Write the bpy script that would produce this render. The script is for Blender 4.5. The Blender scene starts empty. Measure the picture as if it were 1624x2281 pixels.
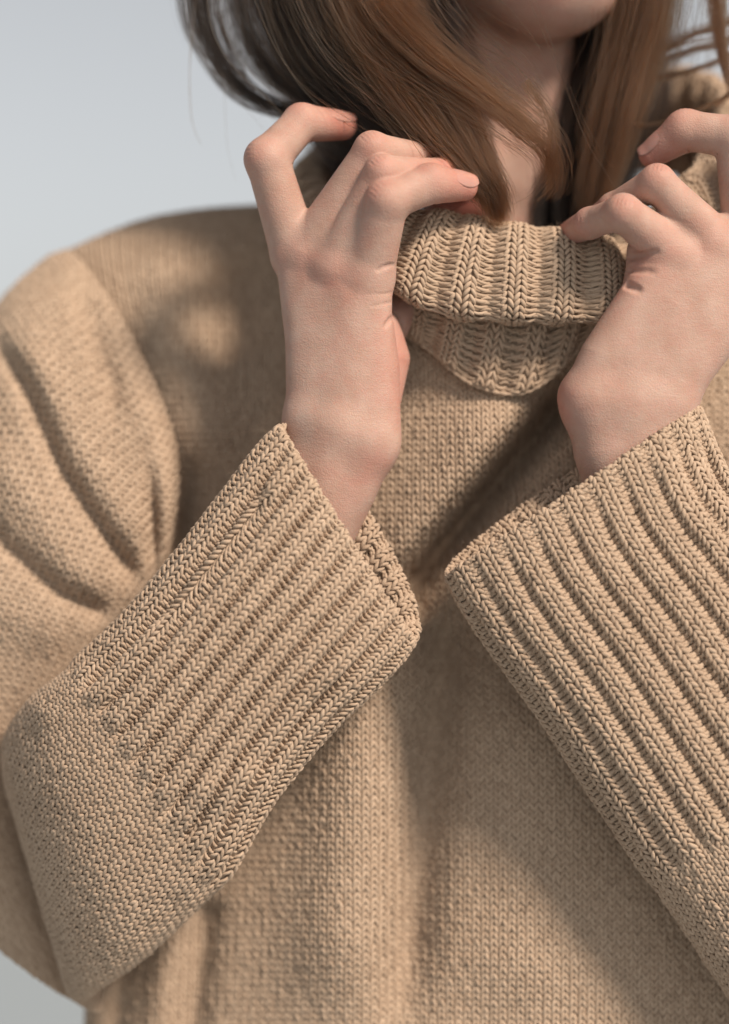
import bpy, math, random
import numpy as np

rng = np.random.default_rng(7)
random.seed(7)
R = math.radians
S = 0.45 / 1624.0          # metres per unit (a unit is about 0.28 mm)
DIST = 1.6                 # camera to subject plane, metres
LU = DIST / S
ZC = 1.30                  # height of the camera and of the chest above ground

scene = bpy.context.scene
col = scene.collection

# ------------------------------------------------------------------ camera
cam_d = bpy.data.cameras.new("camera")
cam = bpy.data.objects.new("camera", cam_d)
col.objects.link(cam)
cam.location = (0, -DIST, ZC)
cam.rotation_euler = (R(90), 0, 0)
cam_d.sensor_fit = 'HORIZONTAL'
cam_d.sensor_width = 36
cam_d.lens = 36 * DIST / 0.45
cam_d.clip_start = 0.05
cam_d.clip_end = 6000
cam_d.dof.use_dof = True
cam_d.dof.focus_distance = DIST - 262 * S
cam_d.dof.aperture_fstop = 2.1
scene.camera = cam

# ------------------------------------------------------------------ sky, sun, exposure
SUN_EL, SUN_AZ = R(40), R(42)       # azimuth measured from the camera side towards picture right
sun_dir = (math.sin(SUN_AZ) * math.cos(SUN_EL), -math.cos(SUN_AZ) * math.cos(SUN_EL), math.sin(SUN_EL))
world = bpy.data.worlds.new("World")
scene.world = world
world.use_nodes = True
nt = world.node_tree
bg = nt.nodes["Background"]
sky = nt.nodes.new("ShaderNodeTexSky")
sky.sky_type = 'NISHITA'
sky.sun_disc = False
sky.sun_elevation = SUN_EL
sky.sun_rotation = math.atan2(sun_dir[0], sun_dir[1])
sky.air_density = 1.0
sky.dust_density = 1.0
sky.ozone_density = 1.0
hs = nt.nodes.new("ShaderNodeHueSaturation")
hs.inputs["Saturation"].default_value = .16
nt.links.new(sky.outputs[0], hs.inputs["Color"])
nt.links.new(hs.outputs[0], bg.inputs[0])
bg.inputs[1].default_value = 0.102
sun_d = bpy.data.lights.new("sun", 'SUN')
sun_d.energy = 4.9
sun_d.angle = R(12)
sun_d.color = (1.0, 0.86, 0.72)
sun = bpy.data.objects.new("sun", sun_d)
col.objects.link(sun)
from mathutils import Vector
sun.rotation_euler = Vector(sun_dir).to_track_quat('Z', 'Y').to_euler()
scene.view_settings.view_transform = 'Standard'
scene.view_settings.look = 'None'
scene.view_settings.exposure = 0.0
scene.view_settings.gamma = 1.0


# ------------------------------------------------------------------ helpers
def at(x, y, d):
    """picture unit coordinates + distance in front of the chest plane -> place in space (units)"""
    x = np.asarray(x, float); y = np.asarray(y, float); d = np.asarray(d, float)
    k = 1 - d / LU
    return np.stack([(x - 812) * k, -d, (1140.5 - y) * k], -1)


def metres(P):
    Q = np.asarray(P, np.float32) * np.float32(S)
    Q[..., 2] += ZC
    return Q


def seen_xy(P):
    k = 1 + P[..., 1] / LU
    return 812 + P[..., 0] / k, 1140.5 - P[..., 2] / k


def make_mesh(name, V, quads=None, tris=None, mat=None, parent=None, attrs=None, smooth=True):
    me = bpy.data.meshes.new(name)
    V = np.ascontiguousarray(V, np.float32)
    loops, starts, n = [], [], 0
    if quads is not None and len(quads):
        q = np.asarray(quads, np.int32)
        loops.append(q.ravel()); starts.append(np.arange(len(q), dtype=np.int32) * 4); n = len(q) * 4
    if tris is not None and len(tris):
        t = np.asarray(tris, np.int32)
        loops.append(t.ravel()); starts.append(np.arange(len(t), dtype=np.int32) * 3 + n)
    loops = np.concatenate(loops); starts = np.concatenate(starts)
    me.vertices.add(len(V)); me.vertices.foreach_set("co", V.ravel())
    me.loops.add(len(loops)); me.loops.foreach_set("vertex_index", loops)
    me.polygons.add(len(starts)); me.polygons.foreach_set("loop_start", starts)
    me.update(calc_edges=True)
    if smooth:
        me.polygons.foreach_set("use_smooth", np.ones(len(starts), bool))
    for k, a in (attrs or {}).items():
        at_ = me.attributes.new(k, 'FLOAT', 'POINT')
        at_.data.foreach_set("value", np.ascontiguousarray(a, np.float32))
    if mat:
        me.materials.append(mat)
    ob = bpy.data.objects.new(name, me)
    col.objects.link(ob)
    if parent:
        ob.parent = parent
    return ob


def catmull(P, m, closed=False, axis=0):
    """smooth curve through control points along axis 0; m samples"""
    P = np.asarray(P, float)
    n = len(P)
    if closed:
        t = np.arange(m) / m * n
        i = np.floor(t).astype(int)
        idx = [(i - 1) % n, i % n, (i + 1) % n, (i + 2) % n]
        f = t - i
        p0, p1, p2, p3 = (P[j] for j in idx)
    else:
        Q = np.concatenate([[2 * P[0] - P[1]], P, [2 * P[-1] - P[-2]]])
        t = np.linspace(0, n - 1, m)
        i = np.minimum(np.floor(t).astype(int), n - 2)
        f = t - i
        p0, p1, p2, p3 = (Q[i + j] for j in range(4))
    f = f.reshape((-1,) + (1,) * (P.ndim - 1))
    return 0.5 * (2 * p1 + (p2 - p0) * f + (2 * p0 - 5 * p1 + 4 * p2 - p3) * f ** 2 + (3 * p1 - p0 - 3 * p2 + p3) * f ** 3)


def even(P, m, closed=False):
    """resample along axis 0 so that the mean arc length is uniform"""
    Q = np.concatenate([P, P[:1]]) if closed else P
    L = np.linalg.norm(np.diff(Q, axis=0), axis=-1)
    while L.ndim > 1:
        L = L.mean(-1)
    c = np.concatenate([[0], np.cumsum(L)])
    t = (np.arange(m) / m if closed else np.linspace(0, 1, m)) * c[-1]
    i = np.clip(np.searchsorted(c, t, 'right') - 1, 0, len(L) - 1)
    f = ((t - c[i]) / np.maximum(L[i], 1e-9)).reshape((-1,) + (1,) * (P.ndim - 1))
    return Q[i] * (1 - f) + Q[i + 1] * f, c[-1]


class Cloth:
    """sheet of fabric: grid P[u, v], optionally closed round u"""
    def __init__(self, P, closed, flip=False):
        self.P = P; self.c = closed
        du = (np.roll(P, -1, 0) - np.roll(P, 1, 0)) if closed else np.gradient(P, axis=0)
        dv = np.gradient(P, axis=1)
        N = np.cross(du, dv)
        N /= np.linalg.norm(N, axis=-1, keepdims=True) + 1e-9
        self.N = -N if flip else N

    def ev(self, u, v):
        nu, nv = self.P.shape[:2]
        v = np.clip(v, 0, 1) * (nv - 1)
        j = np.minimum(v.astype(int), nv - 2); g = (v - j)[..., None]
        if self.c:
            u = (u % 1.0) * nu
            i = np.floor(u).astype(int); f = (u - i)[..., None]
            i = i % nu; i2 = (i + 1) % nu
        else:
            u = np.clip(u, 0, 1) * (nu - 1)
            i = np.minimum(u.astype(int), nu - 2); i2 = i + 1; f = (u - i)[..., None]
        def mix(A):
            return (A[i, j] * (1 - f) + A[i2, j] * f) * (1 - g) + (A[i, j + 1] * (1 - f) + A[i2, j + 1] * f) * g
        p = mix(self.P); n = mix(self.N)
        return p, n / (np.linalg.norm(n, axis=-1, keepdims=True) + 1e-9)


def sstep(x, a, b):
    t = np.clip((x - a) / (b - a), 0, 1)
    return t * t * (3 - 2 * t)


def polydist(x, y, pts):
    """distance to a polyline and parameter 0..1 along it"""
    best = np.full(x.shape, 1e9); par = np.zeros(x.shape); sgn = np.zeros(x.shape)
    n = len(pts) - 1
    for i in range(n):
        ax, ay = pts[i]; bx, by = pts[i + 1]
        dx, dy = bx - ax, by - ay
        t = np.clip(((x - ax) * dx + (y - ay) * dy) / (dx * dx + dy * dy), 0, 1)
        ex, ey = x - ax - t * dx, y - ay - t * dy
        d = np.hypot(ex, ey)
        m = d < best
        best = np.where(m, d, best); par = np.where(m, (i + t) / n, par)
        sgn = np.where(m, np.sign(dx * ey - dy * ex), sgn)
    return best, par, sgn


def fold(P, pts, amp, width, fade=0.18, side=0.0):
    """push the cloth out (amp > 0) or in along a line; side makes one flank steeper"""
    x, y = seen_xy(P)
    d, t, s = polydist(x, y, pts)
    w = width * (1 + side * s)
    e = np.minimum(sstep(t, 0, fade + 1e-6), 1 - sstep(t, 1 - fade, 1)) if fade else 1
    P = P.copy()
    P[..., 1] -= amp * np.exp(-(d / w) ** 2) * e
    return P


# yarn: every stitch is a pair of slanting strands (knit) or two crossing bows (purl)
Q5 = np.linspace(0, 1, 5)
KNIT_A = np.array([.045, .13, .25, .37, .455])
KNIT_B = np.array([-.20, .10, .45, .82, 1.18])
KNIT_H = np.array([.02, .12, .13, .07, -.06])
KNIT_R = np.array([.10, .185, .21, .19, .10])
PURL_A = np.linspace(-.62, .62, 5)
PURL_B = 0.30 * (1 - (PURL_A / .62) ** 2)
PURL_H = 0.22 * (1 - (PURL_A / .62) ** 2) - .02
PURL_R = np.array([.13, .17, .185, .17, .13])
RING = 6


def strands(cloth, u0, v0, du, dv, w, A, B, H, Rr, relief, vjit=True):
    """u0,v0,du,dv : arrays (n,) ; returns verts, quads, per-vertex random"""
    n, K = len(u0), len(A[0]) if A.ndim > 1 else len(A)
    if n == 0:
        return np.zeros((0, 3)), np.zeros((0, 4), int), np.zeros(0)
    j = rng.normal(0, 1, (n, 5))
    u = u0[:, None] + (A + j[:, :1] * .028) * du[:, None]
    v = v0[:, None] + (B + j[:, 1:2] * .055) * dv[:, None]
    p, nn = cloth.ev(u, v)
    h = (H + j[:, 2:3] * .035) * w + relief(u, v)
    c = p + nn * h[..., None]
    T = np.gradient(c, axis=1); T /= np.linalg.norm(T, axis=-1, keepdims=True) + 1e-9
    side = np.cross(T, nn); side /= np.linalg.norm(side, axis=-1, keepdims=True) + 1e-9
    up = np.cross(side, T)
    r = Rr * w * (1 + j[:, 3:4] * .07)
    ph = np.arange(RING) / RING * 2 * np.pi
    V = c[:, :, None] + r[..., None, None] * (np.cos(ph)[:, None] * side[:, :, None] + np.sin(ph)[:, None] * .82 * up[:, :, None])
    base = (np.arange(n) * K * RING)[:, None, None]
    k = (np.arange(K - 1) * RING)[None, :, None]; a = np.arange(RING)[None, None]; b = (a + 1) % RING
    q = np.stack([base + k + a, base + k + b, base + k + RING + b, base + k + RING + a], -1).reshape(-1, 4)
    rnd = np.repeat(rng.random(n), K * RING)
    return V.reshape(-1, 3), q[:, ::-1], rnd


def in_view(cloth, u, v, margin, face=-0.55):
    p, n = cloth.ev(u, v)
    x, y = seen_xy(p)
    return (x > -margin) & (x < 1624 + margin) & (y > -margin) & (y < 2281 + margin) & (-n[..., 1] > face)


class Knit:
    def __init__(self, cloth, w=20.0, row=15.5, ulen=None, vlen=None, ribs=0, v_rib=None, amp=9.0, knit_share=.60, ncol=None, lip=None, soft=1.0):
        self.soft = soft
        self.lip = lip
        self.cl, self.w = cloth, w
        P = cloth.P
        Q = np.concatenate([P, P[:1]]) if cloth.c else P
        self.ul = np.linalg.norm(np.diff(Q, axis=0), axis=-1).sum(0).mean() if ulen is None else ulen
        self.vl = np.linalg.norm(np.diff(P, axis=1), axis=-1).sum(1).mean() if vlen is None else vlen
        self.nr = int(round(self.vl / row))
        self.ribs, self.v_rib, self.amp, self.ks = ribs, v_rib, amp, knit_share
        self.nc = ribs * 4 if ribs else (ncol or int(round(self.ul / w)))

    def ribness(self, v):
        if not self.ribs:
            return np.zeros_like(v)
        if self.v_rib is None:
            return np.ones_like(v)
        return 1 - sstep(v, self.v_rib - .01, self.v_rib + .035)

    def relief(self, u, v):
        if not self.ribs:
            return np.zeros(np.shape(u))
        ph = (u * self.ribs) % 1.0
        mid = self.ks + (1 - self.ks) / 2
        dd = np.abs((ph - mid + .5) % 1.0 - .5)
        z = .75 + .25 * np.cos(2 * np.pi * (ph - self.ks / 2)) - 1.9 * np.exp(-(dd / ((1 - self.ks) * .42)) ** 2)
        if self.lip is not None:
            z = z * np.min([.25 + .75 * sstep(np.abs(v - l), .0, .07) for l in self.lip], 0)
        return self.amp * z * self.ribness(v)

    def cells(self):
        i, j = np.meshgrid(np.arange(self.nc), np.arange(self.nr), indexing='ij')
        i = i.ravel(); j = j.ravel()
        v = (j + .5) / self.nr
        if self.ribs:
            k = self.ks / 2; p = (1 - self.ks) / 2
            c0 = np.array([0, k, 2 * k, 2 * k + p, 1.0])
            f = self.ribness(v)
            lo = f * c0[i % 4] + (1 - f) * (i % 4) / 4
            hi = f * c0[i % 4 + 1] + (1 - f) * (i % 4 + 1) / 4
            u = (i // 4 + (lo + hi) / 2) / self.ribs
            du = (hi - lo) / self.ribs
            purl = (i % 4 >= 2) & (v < (self.v_rib if self.v_rib else 9) + 0.02 * np.sin(i * 2.4))
        else:
            u = (i + .5) / self.nc; du = np.full(len(i), 1 / self.nc); purl = np.zeros(len(i), bool)
        return u, v, du, np.full(len(i), 1 / self.nr), purl

    def build(self, sel=None, margin=320, up=1):
        u, v, du, dv, purl = self.cells()
        m = in_view(self.cl, u, v, margin, -2 if self.ribs else -.6)
        if sel is not None:
            m &= sel(u, v)
        u, v, du, dv, purl = u[m], v[m], du[m], dv[m], purl[m]
        out = []
        kn = ~purl
        for sg in (-1, 1):
            out.append(strands(self.cl, u[kn], v[kn] - .5 * dv[kn], du[kn], dv[kn] * up, self.w, sg * KNIT_A, KNIT_B if up > 0 else KNIT_B - 1, KNIT_H * self.soft, KNIT_R * (1.12 if self.soft < 1 else 1), self.relief))
        if purl.any():
            out.append(strands(self.cl, u[purl], v[purl], du[purl], dv[purl], self.w, PURL_A, PURL_B - .15, PURL_H, PURL_R, self.relief))
            out.append(strands(self.cl, u[purl] + du[purl] / 2, v[purl], du[purl], dv[purl], self.w, PURL_A, .65 - PURL_B, PURL_H - .03, PURL_R, self.relief))
        return out

    def backing(self, sel=None, nu=None, nv=120, sink=None):
        sink = sink if sink is not None else (.17 if self.soft == 1 else .07)
        nu = nu or (self.ribs * 10 if self.ribs else 160)
        nuu = nu if self.cl.c else nu + 1
        u = (np.arange(nuu) / nu)[:, None] * np.ones((1, nv)); v = np.ones((nuu, 1)) * np.linspace(0, 1, nv)[None]
        p, n = self.cl.ev(u, v)
        V = p + n * (self.relief(u, v) - sink * self.w)[..., None]
        i, j = np.meshgrid(np.arange(nu), np.arange(nv - 1), indexing='ij')
        i2 = (i + 1) % nuu
        if sel is not None:
            k = sel(u[i, j], v[i, j])
            i, j, i2 = i[k], j[k], i2[k]
        q = np.stack([i * nv + j, i2 * nv + j, i2 * nv + j + 1, i * nv + j + 1], -1).reshape(-1, 4)
        return V.reshape(-1, 3), q, np.full(nuu * nv, .5)


def join(parts):
    V, Q, A, n = [], [], [], 0
    for v, q, a in parts:
        V.append(v); Q.append(q + n); A.append(a); n += len(v)
    return np.concatenate(V), np.concatenate(Q), np.concatenate(A)


def cord(points, r, n=60, sides=8, lumps=0.0, freq=20, closed=False):
    c = catmull(points, n, closed)
    c, _ = even(c, n, closed)
    T = np.gradient(c, axis=0); T /= np.linalg.norm(T, axis=-1, keepdims=True)
    ref = np.array([0.3, -1, 0.2])
    s = np.cross(T, ref); s /= np.linalg.norm(s, axis=-1, keepdims=True); t2 = np.cross(s, T)
    ph = np.arange(sides) / sides * 2 * np.pi
    rr = r * (1 + lumps * np.sin(np.arange(n) / n * 2 * np.pi * freq))
    V = c[:, None] + rr[:, None, None] * (np.cos(ph)[:, None] * s[:, None] + np.sin(ph)[:, None] * t2[:, None])
    i, j = np.meshgrid(np.arange(n - 1), np.arange(sides), indexing='ij'); j2 = (j + 1) % sides
    q = np.stack([i * sides + j, i * sides + j2, (i + 1) * sides + j2, (i + 1) * sides + j], -1).reshape(-1, 4)
    return V.reshape(-1, 3), q, np.full(n * sides, .5)


# ------------------------------------------------------------------ materials
def new_mat(name):
    m = bpy.data.materials.new(name); m.use_nodes = True
    t = m.node_tree
    return m, t, t.nodes["Principled BSDF"]


def node(t, kind, **kw):
    n = t.nodes.new(kind)
    for k, v in kw.items():
        setattr(n, k, v)
    return n


def yarn_material():
    m, t, b = new_mat("beige_wool_yarn")
    tc = node(t, "ShaderNodeTexCoord")
    at_ = node(t, "ShaderNodeAttribute", attribute_name="rnd")
    big = node(t, "ShaderNodeTexNoise"); big.inputs["Scale"].default_value = 14; big.inputs["Detail"].default_value = 3
    t.links.new(tc.outputs["Object"], big.inputs["Vector"])
    fib = node(t, "ShaderNodeTexNoise"); fib.inputs["Scale"].default_value = 1500; fib.inputs["Detail"].default_value = 2
    t.links.new(tc.outputs["Object"], fib.inputs["Vector"])
    add = node(t, "ShaderNodeMath", operation='ADD')
    t.links.new(at_.outputs["Fac"], add.inputs[0]); t.links.new(big.outputs["Fac"], add.inputs[1])
    add2 = node(t, "ShaderNodeMath", operation='ADD')
    t.links.new(add.outputs[0], add2.inputs[0]); t.links.new(fib.outputs["Fac"], add2.inputs[1])
    div = node(t, "ShaderNodeMath", operation='DIVIDE'); div.inputs[1].default_value = 3
    t.links.new(add2.outputs[0], div.inputs[0])
    ramp = node(t, "ShaderNodeValToRGB")
    ramp.color_ramp.elements[0].position = .2; ramp.color_ramp.elements[0].color = (.37, .264, .185, 1)
    ramp.color_ramp.elements[1].position = .8; ramp.color_ramp.elements[1].color = (.53, .398, .290, 1)
    t.links.new(div.outputs[0], ramp.inputs[0])
    t.links.new(ramp.outputs[0], b.inputs["Base Color"])
    b.inputs["Roughness"].default_value = .92
    b.inputs["Specular IOR Level"].default_value = .15
    b.inputs["Sheen Weight"].default_value = .18
    b.inputs["Sheen Roughness"].default_value = .5
    b.inputs["Sheen Tint"].default_value = (1, .9, .78, 1)
    bump = node(t, "ShaderNodeBump"); bump.inputs["Strength"].default_value = .5; bump.inputs["Distance"].default_value = .0006
    t.links.new(fib.outputs["Fac"], bump.inputs["Height"]); t.links.new(bump.outputs[0], b.inputs["Normal"])
    return m


def skin_material():
    m, t, b = new_mat("fair_skin")
    tc = node(t, "ShaderNodeTexCoord")
    red = node(t, "ShaderNodeAttribute", attribute_name="red")
    blue = node(t, "ShaderNodeAttribute", attribute_name="blue")
    n1 = node(t, "ShaderNodeTexNoise"); n1.inputs["Scale"].default_value = 60; n1.inputs["Detail"].default_value = 5
    t.links.new(tc.outputs["Object"], n1.inputs["Vector"])
    ramp = node(t, "ShaderNodeValToRGB")
    ramp.color_ramp.elements[0].position = .3; ramp.color_ramp.elements[0].color = (.42, .268, .210, 1)
    ramp.color_ramp.elements[1].position = .7; ramp.color_ramp.elements[1].color = (.49, .335, .272, 1)
    t.links.new(n1.outputs["Fac"], ramp.inputs[0])
    mx = node(t, "ShaderNodeMix", data_type='RGBA'); mx.inputs[7].default_value = (.46, .175, .135, 1)
    t.links.new(red.outputs["Fac"], mx.inputs[0]); t.links.new(ramp.outputs[0], mx.inputs[6])
    mx2 = node(t, "ShaderNodeMix", data_type='RGBA'); mx2.inputs[7].default_value = (.33, .31, .29, 1)
    t.links.new(blue.outputs["Fac"], mx2.inputs[0]); t.links.new(mx.outputs[2], mx2.inputs[6])
    t.links.new(mx2.outputs[2], b.inputs["Base Color"])
    b.inputs["Roughness"].default_value = .48
    b.inputs["Specular IOR Level"].default_value = .16
    b.inputs["Subsurface Weight"].default_value = .28
    b.inputs["Subsurface Radius"].default_value = (1.0, .35, .2)
    b.inputs["Subsurface Scale"].default_value = .0035
    v = node(t, "ShaderNodeTexVoronoi"); v.inputs["Scale"].default_value = 1100
    n2 = node(t, "ShaderNodeTexNoise"); n2.inputs["Scale"].default_value = 420; n2.inputs["Detail"].default_value = 5
    mp = node(t, "ShaderNodeMapping"); mp.inputs["Scale"].default_value = (1, 1, 4.5)
    n3 = node(t, "ShaderNodeTexNoise"); n3.inputs["Scale"].default_value = 110; n3.inputs["Detail"].default_value = 4; n3.inputs["Distortion"].default_value = .8
    t.links.new(tc.outputs["Object"], v.inputs["Vector"]); t.links.new(tc.outputs["Object"], n2.inputs["Vector"])
    t.links.new(tc.outputs["Object"], mp.inputs["Vector"]); t.links.new(mp.outputs[0], n3.inputs["Vector"])
    ad = node(t, "ShaderNodeMath", operation='ADD'); ad2 = node(t, "ShaderNodeMath", operation='ADD')
    t.links.new(v.outputs["Distance"], ad.inputs[0]); t.links.new(n2.outputs["Fac"], ad.inputs[1])
    t.links.new(ad.outputs[0], ad2.inputs[0]); t.links.new(n3.outputs["Fac"], ad2.inputs[1])
    bump = node(t, "ShaderNodeBump"); bump.inputs["Strength"].default_value = .3; bump.inputs["Distance"].default_value = .0006
    t.links.new(ad2.outputs[0], bump.inputs["Height"]); t.links.new(bump.outputs[0], b.inputs["Normal"])
    # blotches: blood near the surface shows through unevenly
    n4 = node(t, "ShaderNodeTexNoise"); n4.inputs["Scale"].default_value = 95; n4.inputs["Detail"].default_value = 6; n4.inputs["Roughness"].default_value = .65
    t.links.new(tc.outputs["Object"], n4.inputs["Vector"])
    bl = node(t, "ShaderNodeMapRange"); bl.inputs[1].default_value = .42; bl.inputs[2].default_value = .72; bl.inputs[3].default_value = 0; bl.inputs[4].default_value = .24
    t.links.new(n4.outputs["Fac"], bl.inputs[0])
    sm = node(t, "ShaderNodeMath", operation='ADD', use_clamp=True)
    t.links.new(red.outputs["Fac"], sm.inputs[0]); t.links.new(bl.outputs[0], sm.inputs[1])
    t.links.new(sm.outputs[0], mx.inputs[0])
    return m


def nail_material():
    m, t, b = new_mat("bare_fingernail")
    b.inputs["Base Color"].default_value = (.47, .245, .20, 1)
    b.inputs["Roughness"].default_value = .25
    b.inputs["Subsurface Weight"].default_value = .2
    b.inputs["Subsurface Scale"].default_value = .002
    n = node(t, "ShaderNodeTexNoise"); n.inputs["Scale"].default_value = 200
    bump = node(t, "ShaderNodeBump"); bump.inputs["Strength"].default_value = .1; bump.inputs["Distance"].default_value = .0003
    t.links.new(n.outputs["Fac"], bump.inputs["Height"]); t.links.new(bump.outputs[0], b.inputs["Normal"])
    return m


def hair_material(name, color):
    m = bpy.data.materials.new(name); m.use_nodes = True
    t = m.node_tree
    t.nodes.remove(t.nodes["Principled BSDF"])
    h = node(t, "ShaderNodeBsdfHairPrincipled")
    for i in h.inputs:
        val = {"Color": color, "Roughness": .38, "Radial Roughness": .4, "Random Color": .9, "Random Roughness": .2, "IOR": 1.42}.get(i.name)
        if val is not None:
            i.default_value = val
    info = node(t, "ShaderNodeHairInfo")
    t.links.new(info.outputs["Random"], next(i for i in h.inputs if i.name == "Random"))
    t.links.new(h.outputs[0], t.nodes["Material Output"].inputs[0])
    return m


YARN, SKIN, NAIL = yarn_material(), skin_material(), nail_material()
HAIR = hair_material("light_brown_hair", (.050, .0215, .0088, 1))
HAIR_SHADE = hair_material("brown_hair_painted_shade", (.006, .0036, .0026, 1))  # same brown hair, colour darkened to paint in the shade of the main mass

# ------------------------------------------------------------------ ground
gm, gt, gb = new_mat("pale_frosted_ground")
gn = node(gt, "ShaderNodeTexNoise"); gn.inputs["Scale"].default_value = .6; gn.inputs["Detail"].default_value = 8
gr = node(gt, "ShaderNodeValToRGB")
gr.color_ramp.elements[0].color = (.26, .30, .33, 1); gr.color_ramp.elements[1].color = (.34, .38, .40, 1)
gt.links.new(gn.outputs["Fac"], gr.inputs[0]); gt.links.new(gr.outputs[0], gb.inputs["Base Color"])
gb.inputs["Roughness"].default_value = .8
gv = []
gN = 40
gx = np.sign(np.linspace(-1, 1, gN)) * np.abs(np.linspace(-1, 1, gN)) ** 4 * 2500
GX, GY = np.meshgrid(gx, gx, indexing='ij')
GZ = 0.03 * np.sin(GX * .9) * np.cos(GY * .7)
gi, gj = np.meshgrid(np.arange(gN - 1), np.arange(gN - 1), indexing='ij')
gq = np.stack([gi * gN + gj, (gi + 1) * gN + gj, (gi + 1) * gN + gj + 1, gi * gN + gj + 1], -1).reshape(-1, 4)
ground = make_mesh("ground", np.stack([GX, GY, GZ], -1).reshape(-1, 3), gq, mat=gm)
ground["kind"] = "structure"


# ------------------------------------------------------------------ the body: one continuous surface grown from a distance field
class Field:
    def __init__(self, lo, hi, h):
        self.lo = np.asarray(lo, float); self.h = h
        self.n = np.ceil((np.asarray(hi, float) - self.lo) / h).astype(int) + 1
        self.F = np.full(self.n, 500., np.float32)

    def _box(self, lo, hi):
        a = np.clip(np.floor((lo - self.lo) / self.h).astype(int), 0, self.n)
        b = np.clip(np.ceil((hi - self.lo) / self.h).astype(int) + 1, 0, self.n)
        sl = tuple(slice(i, j) for i, j in zip(a, b))
        X = np.meshgrid(*[(np.arange(i, j) * self.h + o).astype(np.float32) for i, j, o in zip(a, b, self.lo)], indexing='ij', sparse=True)
        return sl, X

    def seg(self, a, b, ra, rb, k=8.0, waist=0.0, op='add', kfun=None, flat=1.0):
        """tapered limb from a to b, blended in with softness k"""
        a, b = np.asarray(a, float), np.asarray(b, float)
        pad = max(ra, rb) + 2.2 * (k if np.isscalar(k) else 30) + 14
        sl, X = self._box(np.minimum(a, b) - pad, np.maximum(a, b) + pad)
        G = self.F[sl]
        if G.size == 0:
            return
        ab = b - a; L2 = float(ab @ ab) + 1e-6
        t = np.clip(sum((X[i] - a[i]) * ab[i] for i in range(3)) / L2, 0, 1)
        d2 = sum(((X[i] - a[i] - t * ab[i]) / (flat if i == 1 else 1)) ** 2 for i in range(3))
        d = np.sqrt(d2) - (ra + (rb - ra) * t) * (1 - waist * np.sin(np.pi * t))
        if kfun is not None:
            k = kfun(X)
        if op == 'add':
            h = np.clip(.5 + .5 * (G - d) / k, 0, 1)
            self.F[sl] = G + (d - G) * h - k * h * (1 - h)
        else:
            h = np.clip(.5 - .5 * (G + d) / k, 0, 1)
            self.F[sl] = G + (-d - G) * h + k * h * (1 - h)

    def mesh(self):
        F = self.F; n = self.n
        ins = F < 0
        c = np.zeros(n - 1, np.int8)
        offs = [(i, j, k) for i in (0, 1) for j in (0, 1) for k in (0, 1)]
        for o in offs:
            c += ins[o[0]:n[0] - 1 + o[0], o[1]:n[1] - 1 + o[1], o[2]:n[2] - 1 + o[2]]
        I = np.argwhere((c > 0) & (c < 8))
        vals = np.stack([F[I[:, 0] + o[0], I[:, 1] + o[1], I[:, 2] + o[2]] for o in offs], -1)
        acc = np.zeros((len(I), 3)); cnt = np.zeros(len(I))
        O = np.array(offs, float)
        for p in range(8):
            for q in range(p + 1, 8):
                if np.abs(O[p] - O[q]).sum() != 1:
                    continue
                m = (vals[:, p] < 0) != (vals[:, q] < 0)
                f = vals[m, p] / (vals[m, p] - vals[m, q])
                acc[m] += O[p] + f[:, None] * (O[q] - O[p]); cnt[m] += 1
        V = (I + acc / cnt[:, None]) * self.h + self.lo
        idx = np.full(n - 1, -1, np.int32); idx[I[:, 0], I[:, 1], I[:, 2]] = np.arange(len(I))
        quads = []
        for ax in range(3):
            sh = [slice(None)] * 3; s0 = list(sh); s1 = list(sh)
            s0[ax] = slice(0, n[ax] - 1); s1[ax] = slice(1, n[ax])
            A, B = ins[tuple(s0)], ins[tuple(s1)]
            E = np.argwhere(A != B)
            o1, o2 = (ax + 1) % 3, (ax + 2) % 3
            ok = (E[:, o1] > 0) & (E[:, o2] > 0) & (E[:, o1] < n[o1] - 1) & (E[:, o2] < n[o2] - 1)
            E = E[ok]
            fl = A[E[:, 0], E[:, 1], E[:, 2]]
            def cell(a, b):
                e = E.copy(); e[:, o1] -= a; e[:, o2] -= b
                return idx[e[:, 0], e[:, 1], e[:, 2]]
            q = np.stack([cell(1, 1), cell(0, 1), cell(0, 0), cell(1, 0)], -1)
            q[~fl] = q[~fl][:, ::-1]
            quads.append(q)
        return V, np.concatenate(quads)


def relax(V, q, it=2, lam=.5):
    e = np.concatenate([q[:, [0, 1]], q[:, [1, 2]], q[:, [2, 3]], q[:, [3, 0]]])
    deg = np.bincount(e[:, 0], minlength=len(V)) + np.bincount(e[:, 1], minlength=len(V))
    for _ in range(it):
        for l in (lam, -lam * .92):
            A = np.stack([np.bincount(e[:, 0], V[e[:, 1], i], len(V)) + np.bincount(e[:, 1], V[e[:, 0], i], len(V)) for i in range(3)], -1)
            V = V + l * (A / np.maximum(deg, 1)[:, None] - V)
    return V


RED, BLUE = [], []     # skin colour: centres (unit space), radius, strength


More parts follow.
